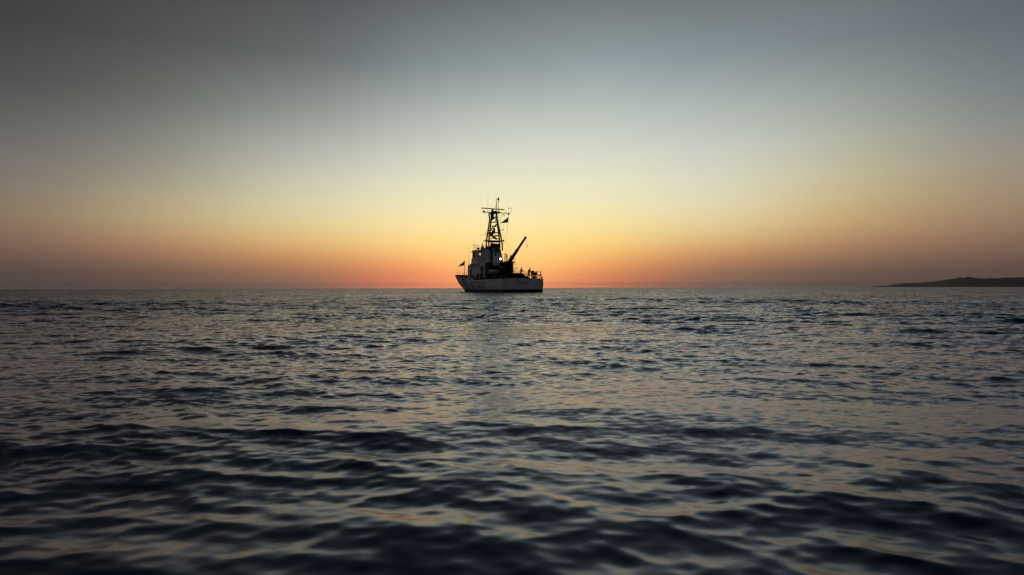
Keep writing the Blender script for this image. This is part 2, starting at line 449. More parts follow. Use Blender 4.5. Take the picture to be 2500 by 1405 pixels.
    nn = nt.nodes.new('ShaderNodeVectorMath'); nn.operation = 'NORMALIZE'; nt.links.new(ad.outputs[0], nn.inputs[0])
    for n_ in (body, gl, fr): nt.links.new(nn.outputs[0], n_.inputs['Normal'])
    me.materials.append(m)
    return o
build_water()

# ------------------------------------------------------------------ headland on the right
HL = [(2128,700.2,10300),(2140,699.4,9900),(2166,698.4,9300),(2180,694.6,8500),(2195,692.6,8000),(2245,691.0,7000),(2280,687.4,6200),(2310,683.8,5300),
      (2340,679.2,4500),(2362,678.6,4100),(2380,679.2,3900),(2400,679.8,3700),(2430,680.0,3400),(2455,678.4,3200),(2500,677.4,2900),(2620,674,2500),(2850,670,2300),(3300,668,2100),(4200,678,1900)]
def hl_at(px):
    for (a, y0, d0), (b, y1, d1) in zip(HL[:-1], HL[1:]):
        if a <= px <= b:
            t = (px-a)/(b-a); return y0+(y1-y0)*t, d0+(d1-d0)*t
def build_headland():
    pxs = list(np.arange(2129, 2560, 3.0)) + list(np.arange(2560, 4190, 20.0))
    prof = [(-0.075,0.0),(-0.068,0.10),(-0.055,0.32),(-0.04,0.55),(-0.025,0.75),(-0.012,0.90),(0.0,1.0),(0.02,0.93),(0.05,0.7),(0.09,0.3),(0.13,-0.05)]
    mb = MB(); g = random.Random(3); rows = len(prof)
    jit = 0.0
    for px in pxs:
        y, d = hl_at(px); a = math.atan((px-1250)/F_PX)
        H = max(0.6, (hor(px)-y)*d/math.hypot(F_PX, px-1250) + CAM_H)
        jit = 0.7*jit + g.gauss(0, 0.35)
        for k, (off, hf) in enumerate(prof):
            dd = d*(1+off*0.9 + (0.004*math.sin(px*0.11+k) if k < 6 else 0))
            z = H*hf + (jit + g.gauss(0, 0.25)*(1 if 0 < k < 10 else 0))*min(1, H/30.0)*(hf > 0.05)
            if k == 0: z = -0.8
            mb.v.append((dd*math.sin(a), dd*math.cos(a), z))
    n = len(pxs)
    for i in range(n-1):
        for k in range(rows-1):
            a = i*rows+k; mb.f.append((a, a+1, a+1+rows, a+rows))
    mb.f.append(tuple(range(rows)))
    me = mesh_of('headland', mb, 'headland_rock', smooth=False)
    o = bpy.data.objects.new('headland', me); COL.objects.link(o); tag(o, kind='structure')
build_headland()
def house(px, wid, hei, dep, label):
    y, d = hl_at(px); a = math.atan((px-1250)/F_PX)
    H = (hor(px)-y)*d/math.hypot(F_PX, px-1250) + CAM_H - 1.0
    o = bpy.data.objects.new('hilltop_house', None); COL.objects.link(o)
    o.location = (d*math.sin(a), d*math.cos(a), H); o.rotation_euler = (0, 0, -a+0.2)
    tag(o, label, 'house')
    b = MB().box((0,0,hei/2), (wid, dep, hei)); me = mesh_of('wall', b, 'house_plaster')
    c = bpy.data.objects.new('wall', me); COL.objects.link(c); c.parent = o
    rr = MB(); rr.prism([(-dep/2-0.4, hei),(0, hei+hei*0.35),(dep/2+0.4, hei)], -wid/2-0.4, wid/2+0.4)
    rr.v = [(y_, x_, z_) for x_, y_, z_ in rr.v]
    me = mesh_of('roof', rr, 'roof_tile'); c = bpy.data.objects.new('roof', me); COL.objects.link(c); c.parent = o
house(2343, 8, 5.0, 8, 'small square house on the skyline of the headland, left of the long one')
house(2366, 24, 4.2, 9, 'long low house on the highest bump of the headland skyline')

# ------------------------------------------------------------------ hull
def stem_u(z):
    pts = [(-1.5,24.5),(-0.6,26.6),(0.0,27.6),(0.55,28.6),(1.0,29.9),(1.45,31.1),(2.2,31.9),(3.1,32.75),(3.6,33.2)]
    for (a, ua), (b, ub) in zip(pts[:-1], pts[1:]):
        if z <= b: return ua+(ub-ua)*max(0, (z-a))/(b-a)
    return pts[-1][1]
def half_beam(u, z):
    L = stem_u(z); t = u/L
    zf = min(1, max(0, (z+0.2)/3.0))
    B = 2.95 + 0.25*min(1, max(0, (z+1.0)/2.0))
    p = 1.75 + 1.35*zf; t0 = 0.25 + 0.12*zf
    if t >= 1: return 0.0
    base = B*(0.965+0.035*min(1, t/0.25))
    if t > t0: base *= max(0.0, 1-((t-t0)/(1-t0))**p)
    return base
def top_z(u):      # hull side top: open deck aft, bulwark forward of the step
    if u < 13.6: return 1.97-0.004*u
    return float(np.interp(u, [13.6, 16, 19.5, 23, 26, 29, 31, 33.35], [2.25, 2.33, 2.47, 2.65, 2.82, 3.0, 3.07, 3.11]))
def deck_z(u): return 1.95-0.004*u if u < 13.6 else top_z(u)-0.36-0.16*(u-13.6)/19.75
def build_hull():
    mb = MB()
    NU = 60; levels = 15
    def stations(step_side): pass
    us = [i*13.6/22 for i in range(23)] + [13.75] + [13.75+(33.35-13.75)*i/40 for i in range(1, 41)]
    zb = 0.46
    def ring(lo, hi_of):     # skin between two heights, both sides
        m = MB(); n = 7
        for side in (1, -1):
            o = len(m.v)
            for u0 in us:
                hi = hi_of(u0)
                for j in range(n):
                    z = lo+(hi-lo)*j/(n-1)
                    L = stem_u(z); u = u0*L/33.35 if u0 > 20 else u0
                    if u0 > 20: u = 20 + (u0-20)*(L-20)/(33.35-20)
                    m.v.append((u, side*max(half_beam(u, z), 0.0), z))
            for i in range(len(us)-1):
                for j in range(n-1):
                    a = o+i*n+j; m.f.append((a, a+1, a+1+n, a+n))
        # transom of this belt with camber at the top
        o = len(m.v); k = 10; hi = hi_of(0)
        for j in range(2):
            for i in range(k+1):
                s = -1+2*i/k; z = lo if j == 0 else hi
                camb = 0.10*(1-s*s) if (j == 1 and hi > 1) else 0
                m.v.append((0, s*half_beam(0, z), z+camb))
        for i in range(k): m.f.append((o+i, o+i+1, o+k+1+i+1, o+k+1+i))
        return m
    white = ring(zb, top_z); hull = part('hull', white, 'hull_paint')
    m = hull.data; bm = bmesh.new(); bm.from_mesh(m); bmesh.ops.remove_doubles(bm, verts=bm.verts, dist=0.002); bmesh.ops.recalc_face_normals(bm, faces=bm.faces); bm.to_mesh(m); bm.free()
    part('boot_topping', ring(-1.2, lambda u: zb), 'black_paint', hull)
    # deck
    d = MB(); k = 6
    for u0 in us:
        z = deck_z(u0); u = u0 if u0 < 20 else 20+(u0-20)*(stem_u(z)-20)/(33.35-20)
        for i in range(k+1):
            s = -1+2*i/k; d.v.append((u, s*max(0, half_beam(u, z)-0.04), z+0.09*(1-s*s)))
    for i in range(len(us)-1):
        for j in range(k):
            a = i*(k+1)+j; d.f.append((a, a+1, a+k+2, a+k+1))
    part('deck', d, 'deck_grey')
    # bulwark lining and cap, forward; a fairlead hole shows sky in the starboard bow
    for side in (1, -1):
        b = MB(); uu = [13.75+(33.1-13.75)*i/60 for i in range(61)]
        for i in range(60):
            ua, ub = uu[i], uu[i+1]
            for (a0, a1) in ((0.0, 1.0),):
                za0, za1, zb0, zb1 = deck_z(ua), top_z(ua), deck_z(ub), top_z(ub)
                def pt(u, z, ins): return (u, side*max(0.0, half_beam(u, z)-ins), z)
                b.add([pt(ua,za0,.06), pt(ub,zb0,.06), pt(ub,zb1,.06), pt(ua,za1,.06), pt(ua,za1+.02,-.01), pt(ub,zb1+.02,-.01), pt(ub,zb1+.02,.07), pt(ua,za1+.02,.07), pt(ua,za1-.04,-.012), pt(ub,zb1-.04,-.012)],
                      [(0,1,2,3),(4,5,6,7),(8,9,5,4)])
        part('bulwark', b, 'dark_steel', hull)
    return hull
hull = build_hull()

# lettering and slash stripe follow the plating
def on_plate(name, polys_uz, m, parent, lift=0.006):
    mb = MB()
    for pl in polys_uz:
        mb.add([(u, half_beam(u, z)+lift, z) for u, z in pl], [tuple(range(len(pl)))])
    return part(name, mb, m, parent)
def slash(u0, u1, lean=1.35):
    z0, z1 = 0.48, 2.28; out = []
    for i in range(8):
        a, b = z0+(z1-z0)*i/8, z0+(z1-z0)*(i+1)/8
        da, db = lean*i/8, lean*(i+1)/8
        n = 4
        for j in range(n):
            ua, ub = u0+(u1-u0)*j/n, u0+(u1-u0)*(j+1)/n
            out.append([(ua+da, a), (ub+da, a), (ub+db, b), (ua+db, b)])
    return out
def text_mesh(body, size, spacing=1.0, width=1.0):
    cu = bpy.data.curves.new('t', 'FONT'); cu.body = body; cu.size = size; cu.align_x = 'CENTER'; cu.space_character = spacing
    cu.offset = size*0.018
    ob = bpy.data.objects.new('t', cu); COL.objects.link(ob)
    dg = bpy.context.evaluated_depsgraph_get(); dg.update()
    me = bpy.data.meshes.new_from_object(ob.evaluated_get(dg)); bpy.data.objects.remove(ob)
    vs = [(v.co.x*width, v.co.y) for v in me.vertices]; fs = [tuple(p.vertices) for p in me.polygons]
    return vs, fs
# port side word, read from bow to stern: x runs aft
vs, fs = text_mesh('COAST GUARD', 1.18, 1.0, 0.96)
cx = 11.1; mb = MB()
xs = [p[0] for p in vs]; half = (max(xs)-min(xs))/2; wsc = 3.45/half
for x, y in vs:
    u = cx - x*wsc; z = 0.76+y
    mb.v.append((u, half_beam(u, z)+0.008, z))
mb.f = fs
part('side_lettering', mb, 'letter_black', hull)
on_plate('red_slash', slash(17.3, 18.8), 'stripe_red', hull)
on_plate('blue_slash', slash(16.3, 16.65), 'stripe_blue', hull)
# emblem disc on the red slash
em = MB(); ecx, ecz = 18.75, 1.42
ring_pts = [(ecx+0.42*math.cos(t), ecz+0.36*math.sin(t)) for t in [i*2*math.pi/20 for i in range(20)]]
em.add([(u, half_beam(u, z)+0.012, z) for u, z in ring_pts], [tuple(range(20))])
part('hull_emblem', em, 'white_paint', hull)
# transom words
for body, size, w_px, cpx, py, nm in (('COAST GUARD', 0.36, 33.5, 1277.6, 691.2, 'stern_lettering'), ('MONOMOY', 0.30, 20.5, 1278.0, 696.3, 'stern_lettering')):
    vs, fs = text_mesh(body, size, 1.05)
    c = Q(cpx, py, 0.0); xs = [p[0] for p in vs]; wsc = (w_px/17.1/CC/2)/((max(xs)-min(xs))/2)
    mb = MB(); mb.v = [(-0.006, c.y - x*wsc, c.z + y) for x, y in vs]; mb.f = fs
    part(nm, mb, 'letter_black', hull)
# rubbing strake and overboard discharge
n = 50
for side in (1, -1):
    rs = MB()
    for i in range(n):
        u0, u1 = 0.02+25*i/n, 0.02+25*(i+1)/n
        z0, z1 = top_z(min(u0, 13.5))-0.14, top_z(min(u1, 13.5))-0.14
        rs.bar((u0, side*(half_beam(u0, z0)+0.02), z0), (u1, side*(half_beam(u1, z1)+0.02), z1), 0.035, 5)
    part('rubbing_strake', rs, 'white_paint', hull)
a = P(1175, 704, 3.15); part('discharge_pipe', MB().bar((a.x, half_beam(a.x, a.z)-0.05, a.z), (a.x, half_beam(a.x, a.z)+0.12, a.z), 0.11, 10), 'black_paint', hull)

# ------------------------------------------------------------------ deckhouse
DZ = 2.05
dh = MB(); dh.prism([(18.75,DZ),(18.65,4.35),(17.5,4.62),(10.0,4.60),(10.0,DZ)], -2.35, 2.35)
deckhouse = part('deckhouse', dh, 'white_paint')
part('forward_locker', MB().box((19.3, 0.2, 2.85), (1.3, 3.4, 1.7)), 'white_paint', deckhouse)
def side_panel(name, px, py, w, h, m, v=2.35, parent=None, t=0.03):
    c = P(px, py, v); return part(name, MB().box((c.x, v+t/2, c.z), (w, t, h)), m, parent or deckhouse)
for px, py in ((1158.3,648.5),(1162.4,649.5),(1168.5,648),(1153.5,651)):
    c = P(px, py, 2.35)
    pr = part('porthole', MB().torus((c.x, 2.36, c.z), 0.20, 0.035, (0,1,0), 16, 6), 'dark_steel', deckhouse)
    part('pane', MB().bar((c.x, 2.33, c.z), (c.x, 2.365, c.z), 0.18, 16), 'black_paint', pr)
# side doors (recessed dark openings with coaming)
for px in (1149.5, 1170.5):
    c = P(px, 672, 2.35); dr_ = side_panel('door', px, 672, 0.75, 1.75, 'dark_steel' if px < 1160 else 'white_paint')
    part('door_handle', MB().box((c.x-0.28, 2.41, c.z), (0.05, 0.06, 0.22)), 'dark_steel', dr_)
part('ventilator', MB().lathe((15.0, 2.62, 2.05), [(0.10,0),(0.10,0.45),(0.2,0.5),(0.2,0.62),(0.04,0.68)], 12), 'dark_steel')
part('fire_station', MB().box((13.2, 2.47, 2.55), (0.4, 0.22, 0.6)), 'cover_red', deckhouse)
part('conduit', MB().tube([(16.6,2.38,2.1),(16.6,2.38,4.5),(12.0,2.38,4.5)], 0.03, 6), 'mast_paint', deckhouse)
# boat deck overhang aft of the deckhouse
ov = MB(); ov.box((9.0, 0.35, 4.53), (2.0, 4.0, 0.12))
overhang = part('boat_deck', ov, 'deck_grey')
part('deck_coaming', MB().box((7.96, 0.75, 4.35), (0.06, 2.1, 0.46)), 'white_paint', overhang)
part('boat_bay_shade', MB().box((9.4, 0.7, 3.2), (1.1, 3.0, 2.3)), 'black_paint')  # black box added to stand in for the boat bay's shade
for v in (-1.4, 2.2):
    part('deck_pillar', MB().bar((8.1, v, DZ), (8.1, v, 4.47), 0.06), 'dark_steel', overhang)

# ------------------------------------------------------------------ pilothouse, walls with real window openings
ph_root = MB(); Z0, Z1, ZA, ZB = 4.66, 6.74, 5.75, 6.45; T = 0.06; VW = 1.92; UA, UF = 14.85, 17.45
w = MB()
# port and starboard walls: below, above, piers
for s in (1, -1):
    y = s*(VW-T/2)
    w.box(((UA+UF)/2, y, (Z0+ZA)/2), (UF-UA, T, ZA-Z0))
    w.box(((UA+UF)/2, y, (ZB+Z1)/2), (UF-UA, T, Z1-ZB))
    for x0, x1 in ((UA, 15.55), (16.35, 16.75), (UF-0.1, UF)):
        w.box(((x0+x1)/2, y, (ZA+ZB)/2), (x1-x0, T, ZB-ZA))
    w.prism([(17.45,Z0),(18.15,Z0),(17.95,5.45),(17.45,5.75)], y-T/2, y+T/2)
# sloping front below the windows, window band above
w.prism([(18.10,Z0),(18.16,Z0),(17.96,5.45),(17.46,5.76),(17.43,5.73),(17.90,5.43)], -VW+T, VW-T)
w.box((UF-T/2, 0, (ZB+Z1)/2), (T, 2*VW-2*T, Z1-ZB))
for v in (-1.80, -1.1, -0.37, 0.37, 1.1, 1.80): w.box((UF-T/2, v, (ZA+ZB)/2), (T, 0.10, ZB-ZA))
# aft wall with one opening
c = Q(1172.3, 621.3, UA); ov0, ov1, oz0, oz1 = c.y-0.21, c.y+0.21, c.z-0.16, c.z+0.2
w.box((UA+T/2, 0, (Z0+oz0)/2), (T, 2*VW-2*T, oz0-Z0)); w.box((UA+T/2, 0, (Z1+oz1)/2), (T, 2*VW-2*T, Z1-oz1))
w.box((UA+T/2, (-VW+T+ov0)/2, (oz0+oz1)/2), (T, ov0+VW-T, oz1-oz0)); w.box((UA+T/2, (VW-T+ov1)/2, (oz0+oz1)/2), (T, VW-T-ov1, oz1-oz0))
pilot = part('pilothouse', w, 'white_paint')
part('roof', MB().box(((UA+UF)/2-0.02, 0, Z1+0.05), (UF-UA+0.25, 2*VW+0.16, 0.09)), 'deck_grey', pilot)
win = part('window_frame', rect_ring(0, (UA-0.018, (ov0+ov1)/2, (oz0+oz1)/2), ov1-ov0, oz1-oz0), 'black_paint', pilot)
part('pane', MB().box((UA+0.03, (ov0+ov1)/2, (oz0+oz1)/2), (0.008, ov1-ov0, oz1-oz0)), 'window_glass', win)
for x0, x1 in ((15.55,16.35),(16.75,UF-0.1)):
    wf = part('window_frame', rect_ring(1, ((x0+x1)/2, VW+0.018, (ZA+ZB)/2), x1-x0, ZB-ZA, 0.05), 'black_paint', pilot)
    part('pane', MB().box(((x0+x1)/2, VW-T/2, (ZA+ZB)/2), (x1-x0, 0.008, ZB-ZA)), 'tinted_glass', wf)
for i, v in enumerate((-1.45, -0.735, 0, 0.735, 1.45)):
    part('pane', MB().box((UF-T/2, v, (ZA+ZB)/2), (0.008, 0.60, ZB-ZA)), 'window_glass', pilot)
part('visor_arm', MB().bar(P(1153.8,617,1.92), P(1149.4,615.2,1.92), 0.05, 6), 'dark_steel', pilot)
part('helm_console', MB().box((16.9, -0.2, 5.2), (0.6, 2.4, 1.0)), 'black_paint', pilot)

# wheelhouse-top housing, stack house and exhaust
rh = MB(); rh.prism([(15.6,6.83),(14.6,6.83),(14.6,7.16),(15.0,7.16)], -1.6, 0.95)
part('roof_housing', rh, 'white_paint')
a = Q(1204, 640, 12.1); b_ = Q(1227.5, 603, 12.1)
yl, yr = a.y, b_.y
st = MB(); base_r, top_r = Q(1229.3,640,12.1).y, Q(1222.5,600,12.1).y
sv = [(12.1, yl, 4.66), (12.1, base_r, 4.66), (12.1, top_r, 6.95), (12.1, yl, 7.05), (14.6, yl, 4.66), (14.6, base_r, 4.66), (14.6, top_r, 7.2), (14.6, yl, 7.3)]
st.add(sv, [(0,1,2,3),(4,7,6,5),(0,4,5,1),(1,5,6,2),(2,6,7,3),(3,7,4,0)])
stack = part('stack_house', st, 'white_paint')
ca = Q(1205.5, 606, 13.0); part('funnel_casing', MB().ball((13.0, ca.y-0.1, 7.0), 0.8, 18, 10, (1.0, 1.12, 0.78)), 'black_paint', smooth=True)
part('deckhouse_skirt', MB().box((13.9, 2.37, 2.10), (7.6, 0.05, 0.32)), 'black_paint', deckhouse)
part('roof_edge', MB().box((12.08, (yl+yr)/2, 6.05), (0.05, yl-yr-0.1, 0.05)), 'deck_grey', stack)
c = Q(1213.5, 611, 12.08); dd = part('access_door', MB().box((12.075, c.y, c.z), (0.04, 0.95, 0.85)), 'deck_grey', stack)
c = Q(1214, 613.5, 12.04); part('fan_grille', MB().torus((12.04, c.y, c.z), 0.2, 0.04, (1,0,0), 16, 6), 'cover_red', stack)
c = Q(1209.8, 615.2, 12.05)
c = Q(1210.3, 623, 12.05); part('porthole', MB().bar((12.11, c.y, c.z), (12.04, c.y, c.z), 0.16, 12), 'black_paint', stack)
mid = MB(); a = Q(1166.5, 640, 14.8); b_ = Q(1198, 606, 14.8)
hz = MB(); hz.prism([(12.9,4.66),(12.9,6.9),(14.8,6.9),(14.8,4.66)], yl+0.02, yl+0.55)
part('mast_house', hz, 'white_paint')
ex = MB(); a = Q(1200.4, 638, 11.9); ex.bar((11.9, a.y, 4.62), (11.9, a.y, 7.55), 0.17, 14); ex.bar((11.9, a.y, 7.55), (11.75, a.y, 7.75), 0.17, 14)
part('exhaust_pipe', ex, 'black_paint')
# gear clustered on top of the stack house
c = Q(1205, 598, 13.2); part('air_intake', MB().lathe((13.2, c.y, 7.3), [(0.5,0),(0.55,0.3),(0.35,0.48),(0.1,0.52)], 14), 'dark_steel', smooth=True)
c = Q(1212, 598, 13.2); part('life_raft_canister', MB().bar((13.0, c.y+0.45, 7.52), (13.0, c.y-0.45, 7.52), 0.26, 14), 'mast_paint', smooth=True)
c = Q(1188.5, 604.5, 13.6); part('horn_cluster', MB().ball((13.6, c.y, c.z), 0.26, 10, 8).ball((13.3, c.y-0.25, c.z-0.12), 0.2, 10, 8).bar((13.6, c.y, c.z), (13.6, c.y, 6.9), 0.09), 'ring_orange', smooth=True)
c = Q(1216, 601, 12.7); part('deck_box', MB().box((12.9, c.y, 7.45), (0.8, 0.7, 0.3)), 'dark_steel')
c = Q(1219, 600, 12.6); part('vent_cowl', MB().lathe((12.6, c.y, 7.28), [(0.10,0),(0.09,0.3),(0.02,0.75)], 8), 'mast_paint')
# satellite dome with spike, searchlight
c = Q(1178.2, 603, 15.2)
part('satellite_dome', MB().lathe((15.2, c.y, 6.83), [(0.30,0),(0.33,0.3),(0.22,0.55),(0.07,0.75),(0.035,1.25)], 16), 'white_paint', smooth=True)
c = Q(1167.8, 609, 15.6)
slp = part('searchlight', MB().lathe((15.6, c.y, 6.83), [(0.07,0),(0.07,0.08),(0.12,0.12),(0.27,0.18),(0.28,0.32),(0.14,0.40)], 16), 'dark_steel', smooth=True)
# wheelhouse-top rail
rail = MB(); zc = Q(1155,599,17.2).z
pts_r = [(17.3, 1.85), (16.5, 1.85), (15.7, 1.85), (17.3, 0.9), (17.3, 0.1)]
for u, v in pts_r:
    part('stanchion', MB().bar((u, v, 6.83), (u, v, zc), 0.022, 6), 'mast_paint', pilot)
part('guard_rail', MB().tube([(15.7,1.85,zc),(17.3,1.85,zc),(17.3,-1.8,zc)], 0.02).tube([(15.7,1.85,zc-.45),(17.3,1.85,zc-.45),(17.3,-1.8,zc-.45)], 0.018), 'mast_paint', pilot)
def whip(px0, py0, px1, py1, u, r0=0.022):
    part('whip_antenna', MB().bar(Q(px0, py0, u), Q(px1, py1, u), r0, 6, 0.009), 'mast_paint')
whip(1155.5, 600, 1160.2, 577, 16.6)
whip(1144.6, 648, 1146.2, 594.5, 18.2, 0.03)

# floodlight, lit
c = Q(1221.3, 632.8, 12.0)
fl = part('floodlight', MB().box((12.02, c.y, c.z), (0.16, 0.34, 0.34)).box((12.06, c.y, c.z-0.24), (0.04, 0.06, 0.2)), 'black_paint')
part('lens', MB().bar((11.935, c.y, c.z), (11.915, c.y, c.z), 0.135, 18), 'lamp_white', fl)

# ------------------------------------------------------------------ lattice mast
ZB_ = 6.9
def Mq(px, py, u=12.75): return Q(px, py, u)
legs = {
    'pf': [Mq(1187.3,606,13.3), Mq(1187.5,590,13.3), Mq(1196.2,536,13.05), Mq(1193.8,521,13.0)],
    'pa': [Mq(1194,606,12.2), Mq(1193.5,590,12.2), Mq(1199.5,540,12.6), Mq(1201.5,521,12.65)],
    'sf': [Mq(1220.6,606,13.3), Mq(1220.3,590,13.3), Mq(1214.5,545,13.05), Mq(1211.5,521,13.0)],
    'sa': [Mq(1227,612,12.2), Mq(1225.6,590,12.2), Mq(1215.6,543,12.6), Mq(1212.5,521,12.65)],
}
mast = part('mast', MB().box(Mq(1205,521.5,12.8), (0.9, 1.35, 0.12)), 'mast_paint')
for k, pts in legs.items():
    t = MB()
    for p_, q_ in zip(pts[:-1], pts[1:]): t.bar(p_, q_, 0.12, 8)
    part('mast_leg', t, 'mast_paint', mast)
def Lg(k, py):
    pts = legs[k]
    ys = {'pf':[606,590,536,521],'pa':[606,590,540,521],'sf':[606,590,545,521],'sa':[612,590,543,521]}[k]
    for (p_, q_, y0, y1) in zip(pts[:-1], pts[1:], ys[:-1], ys[1:]):
        if y1 <= py <= y0: return p_ + (q_-p_)*((y0-py)/(y0-y1))
    return pts[0]
def brace(p_, q_, r=0.05): part('mast_brace', MB().bar(p_, q_, r*1.55, 6), 'mast_paint', mast)
for py, r in ((543.3,.05),(553.8,.03),(568.5,.06),(577,.05)):
    for a_, b_ in (('pf','sf'),('pa','sa'),('pf','pa'),('sf','sa')): brace(Lg(a_, py), Lg(b_, py), r)
brace(Lg('pa',566), Lg('sa',546), .045); brace(Lg('pf',566), Lg('sf',546), .045)
brace(Lg('pa',540), Lg('sa',528), .05); brace(Lg('sa',540), Lg('pa',526), .05); brace(Lg('pf',541), Lg('sf',528), .05)
brace(Lg('pa',586), Lg('sa',571), .045); brace(Lg('sf',586), Lg('pf',570), .04)
# closely spaced rungs of the port ladder
for i in range(22):
    py = 546+i*2.0
    part('ladder_rung', MB().bar(Lg('pf',py), Lg('pa',py), 0.022, 5), 'mast_paint', mast)
for i in range(18):
    py = 550+i*2.2
    if i % 3 == 0: part('mast_brace', MB().bar(Lg('sf',py), Lg('sa',py+2), 0.03, 5), 'mast_paint', mast)
# lower platform
pl_ = MB(); a = Mq(1183,588.4,12.75); b_ = Mq(1226.5,588.4,12.75); pl_.box(((12.75), (a.y+b_.y)/2, a.z), (1.5, a.y-b_.y, 0.11))
pl_.prism([(12.2,a.z-0.05),(13.3,a.z-0.05),(12.75,a.z-0.25)], b_.y+0.6, a.y-0.6)
platform = part('mast_platform', pl_, 'mast_paint', mast)
part('lamp_ball', MB().ball(Mq(1229.5,588.4), 0.15, 10, 8).bar(Mq(1226,588.4), Mq(1229,588.4), 0.04), 'dark_steel', mast, smooth=True)
c = Mq(1205,565.5); part('radar_drum', MB().lathe((12.7, c.y, c.z-0.2), [(0.12,-0.1),(0.26,0.0),(0.28,0.3),(0.15,0.42)], 14), 'dark_steel', mast, smooth=True)
part('camera_ball', MB().ball(Mq(1207.2,560.5), 0.19, 12, 8).bar(Mq(1206,566), Mq(1207,562), 0.06), 'dark_steel', mast, smooth=True)
# dish like ring of equipment under the second brace
c = Mq(1201,574); part('equipment_box', MB().box((12.7, c.y, c.z), (0.4, 0.4, 0.55)), 'mast_paint', mast)
c = Mq(1205,580); part('signal_lamp', MB().torus((12.6, c.y, c.z+.3), 0.36, 0.05, (1,0.2,0), 18, 6).box((12.6, c.y, c.z-.15), (.2,.5,.14)), 'mast_paint', mast, smooth=True)
part('loudspeaker', MB().bar(Mq(1213,586), Mq(1208,581), 0.06, 10, 0.2), 'mast_paint', mast)
part('antenna_arm', MB().bar(Mq(1185,570), Lg('pf',570), 0.05), 'mast_paint', mast)
part('antenna_arm', MB().bar(Mq(1171.5,574), Mq(1189,574.6), 0.022), 'mast_paint', mast)
part('antenna_arm', MB().bar(Mq(1224,576), Mq(1232.5,577), 0.022), 'mast_paint', mast)
part('hook_antenna', MB().tube([Mq(1221,562.5), Mq(1228,562), Mq(1230,560.5), Mq(1230.3,557.5)], 0.045), 'mast_paint', mast)
part('hook_antenna', MB().tube([Mq(1225.5,597), Mq(1229,596), Mq(1230,594)], 0.035), 'mast_paint', mast)
part('navigation_light', MB().bar(Mq(1210.3,540), Mq(1210.3,543), 0.07).ball(Mq(1210.3,539.5), 0.09, 8, 6), 'dark_steel', mast)
part('navigation_light', MB().bar(Mq(1203.5,554), Mq(1203.5,552), 0.08).ball(Mq(1203.5,551.5), 0.08, 8, 6), 'dark_steel', mast)
# yard, radar, top pole
yard = part('yardarm', MB().bar(Mq(1184,518.4), Mq(1198,519.4), 0.055).bar(Mq(1208,520.2), Mq(1246,521.4), 0.055), 'mast_paint', mast)
for px in (1190.3, 1194.5, 1226, 1234, 1242.3):
    part('stub_aerial', MB().bar(Mq(px,520.5), Mq(px, 515.2 if px != 1234 else 514), 0.022, 5), 'mast_paint', yard)
part('search_camera', MB().box(Mq(1181.3,517), (0.3,0.34,0.2), 0,0,0.5).bar(Mq(1182.3,518), Mq(1182,522.3), 0.06).box(Mq(1181,515.8), (.2,.26,.14)), 'dark_steel', yard)
part('search_camera', MB().bar(Mq(1241.5,521.3), Mq(1241.6,525.5), 0.06).ball(Mq(1241.7,525.3), 0.09, 8, 6).bar(Mq(1239,521.8), Mq(1241,523.5), .05), 'dark_steel', yard)
part('loop_hanger', MB().torus(Mq(1229.6,526), 0.14, 0.03, (1,0,0), 14, 5), 'mast_paint', yard)
part('anemometer', MB().bar(Mq(1245.5,521.3), Mq(1248,521.3), 0.02).bar(Mq(1248,521.3), Mq(1248.5,509), 0.02).bar(Mq(1243.5,509), Mq(1250.8,508.8), 0.02).ball(Mq(1243.2,509), 0.11, 8, 6), 'mast_paint', yard)
a, b_ = Mq(1175.3,510.9,12.3), Mq(1232,510.2,12.3)
radar = part('radar_scanner', MB().box((12.3, (a.y+b_.y)/2, (a.z+b_.z)/2), (0.16, a.y-b_.y, 0.145), 0, 0, 0.03), 'mast_paint', mast)
c = Mq(1203,517,12.3); part('radar_pedestal', MB().lathe((12.35, c.y, c.z-0.35), [(0.26,0),(0.28,0.3),(0.14,0.55),(0.26,0.66)], 12), 'dark_steel', radar, smooth=True)
part('radar_housing', MB().bar(Mq(1201.5,534,12.5), Mq(1202.5,519,12.5), 0.22, 10, 0.36).box(Mq(1210,517.5,12.8), (.5,.3,.3)).box(Mq(1217.5,518.6,12.8), (.5,.45,.18)), 'mast_paint', mast)
top = part('topmast', MB().bar(Mq(1212.4,520), Mq(1212.6,486.2), 0.05, 8, 0.03).bar(Mq(1206.7,512), Mq(1212.4,500.5), 0.03).bar(Mq(1219.6,518), Mq(1212.6,500.5), 0.03).ball(Mq(1212.5,496), .09, 8, 6).ball(Mq(1212.5,502), .08, 8, 6), 'mast_paint', mast)
part('top_pole', MB().bar(Mq(1217,532), Mq(1217.4,490), 0.025, 6), 'mast_paint', mast)
part('top_radome', MB().ball(Mq(1217.2,486.6), 0.165, 14, 10, (1,1,1.45)), 'dark_steel', mast, smooth=True)
part('cross_aerial', MB().bar(Mq(1209,488.7), Mq(1215,488.6), 0.022).ball(Mq(1212.5,488.5), .075, 8, 6), 'mast_paint', mast)
part('cross_aerial', MB().bar(Mq(1214.2,493), Mq(1220.8,493), 0.022).ball(Mq(1217.4,493), .07, 8, 6).tube([Mq(1214,497), Mq(1215.5,498.5), Mq(1216.8,497)], .03), 'mast_paint', mast)
whip(1190.4, 519, 1191.6, 480, 12.75, 0.016)
whip(1185.5, 588, 1186, 558, 12.9, 0.014)
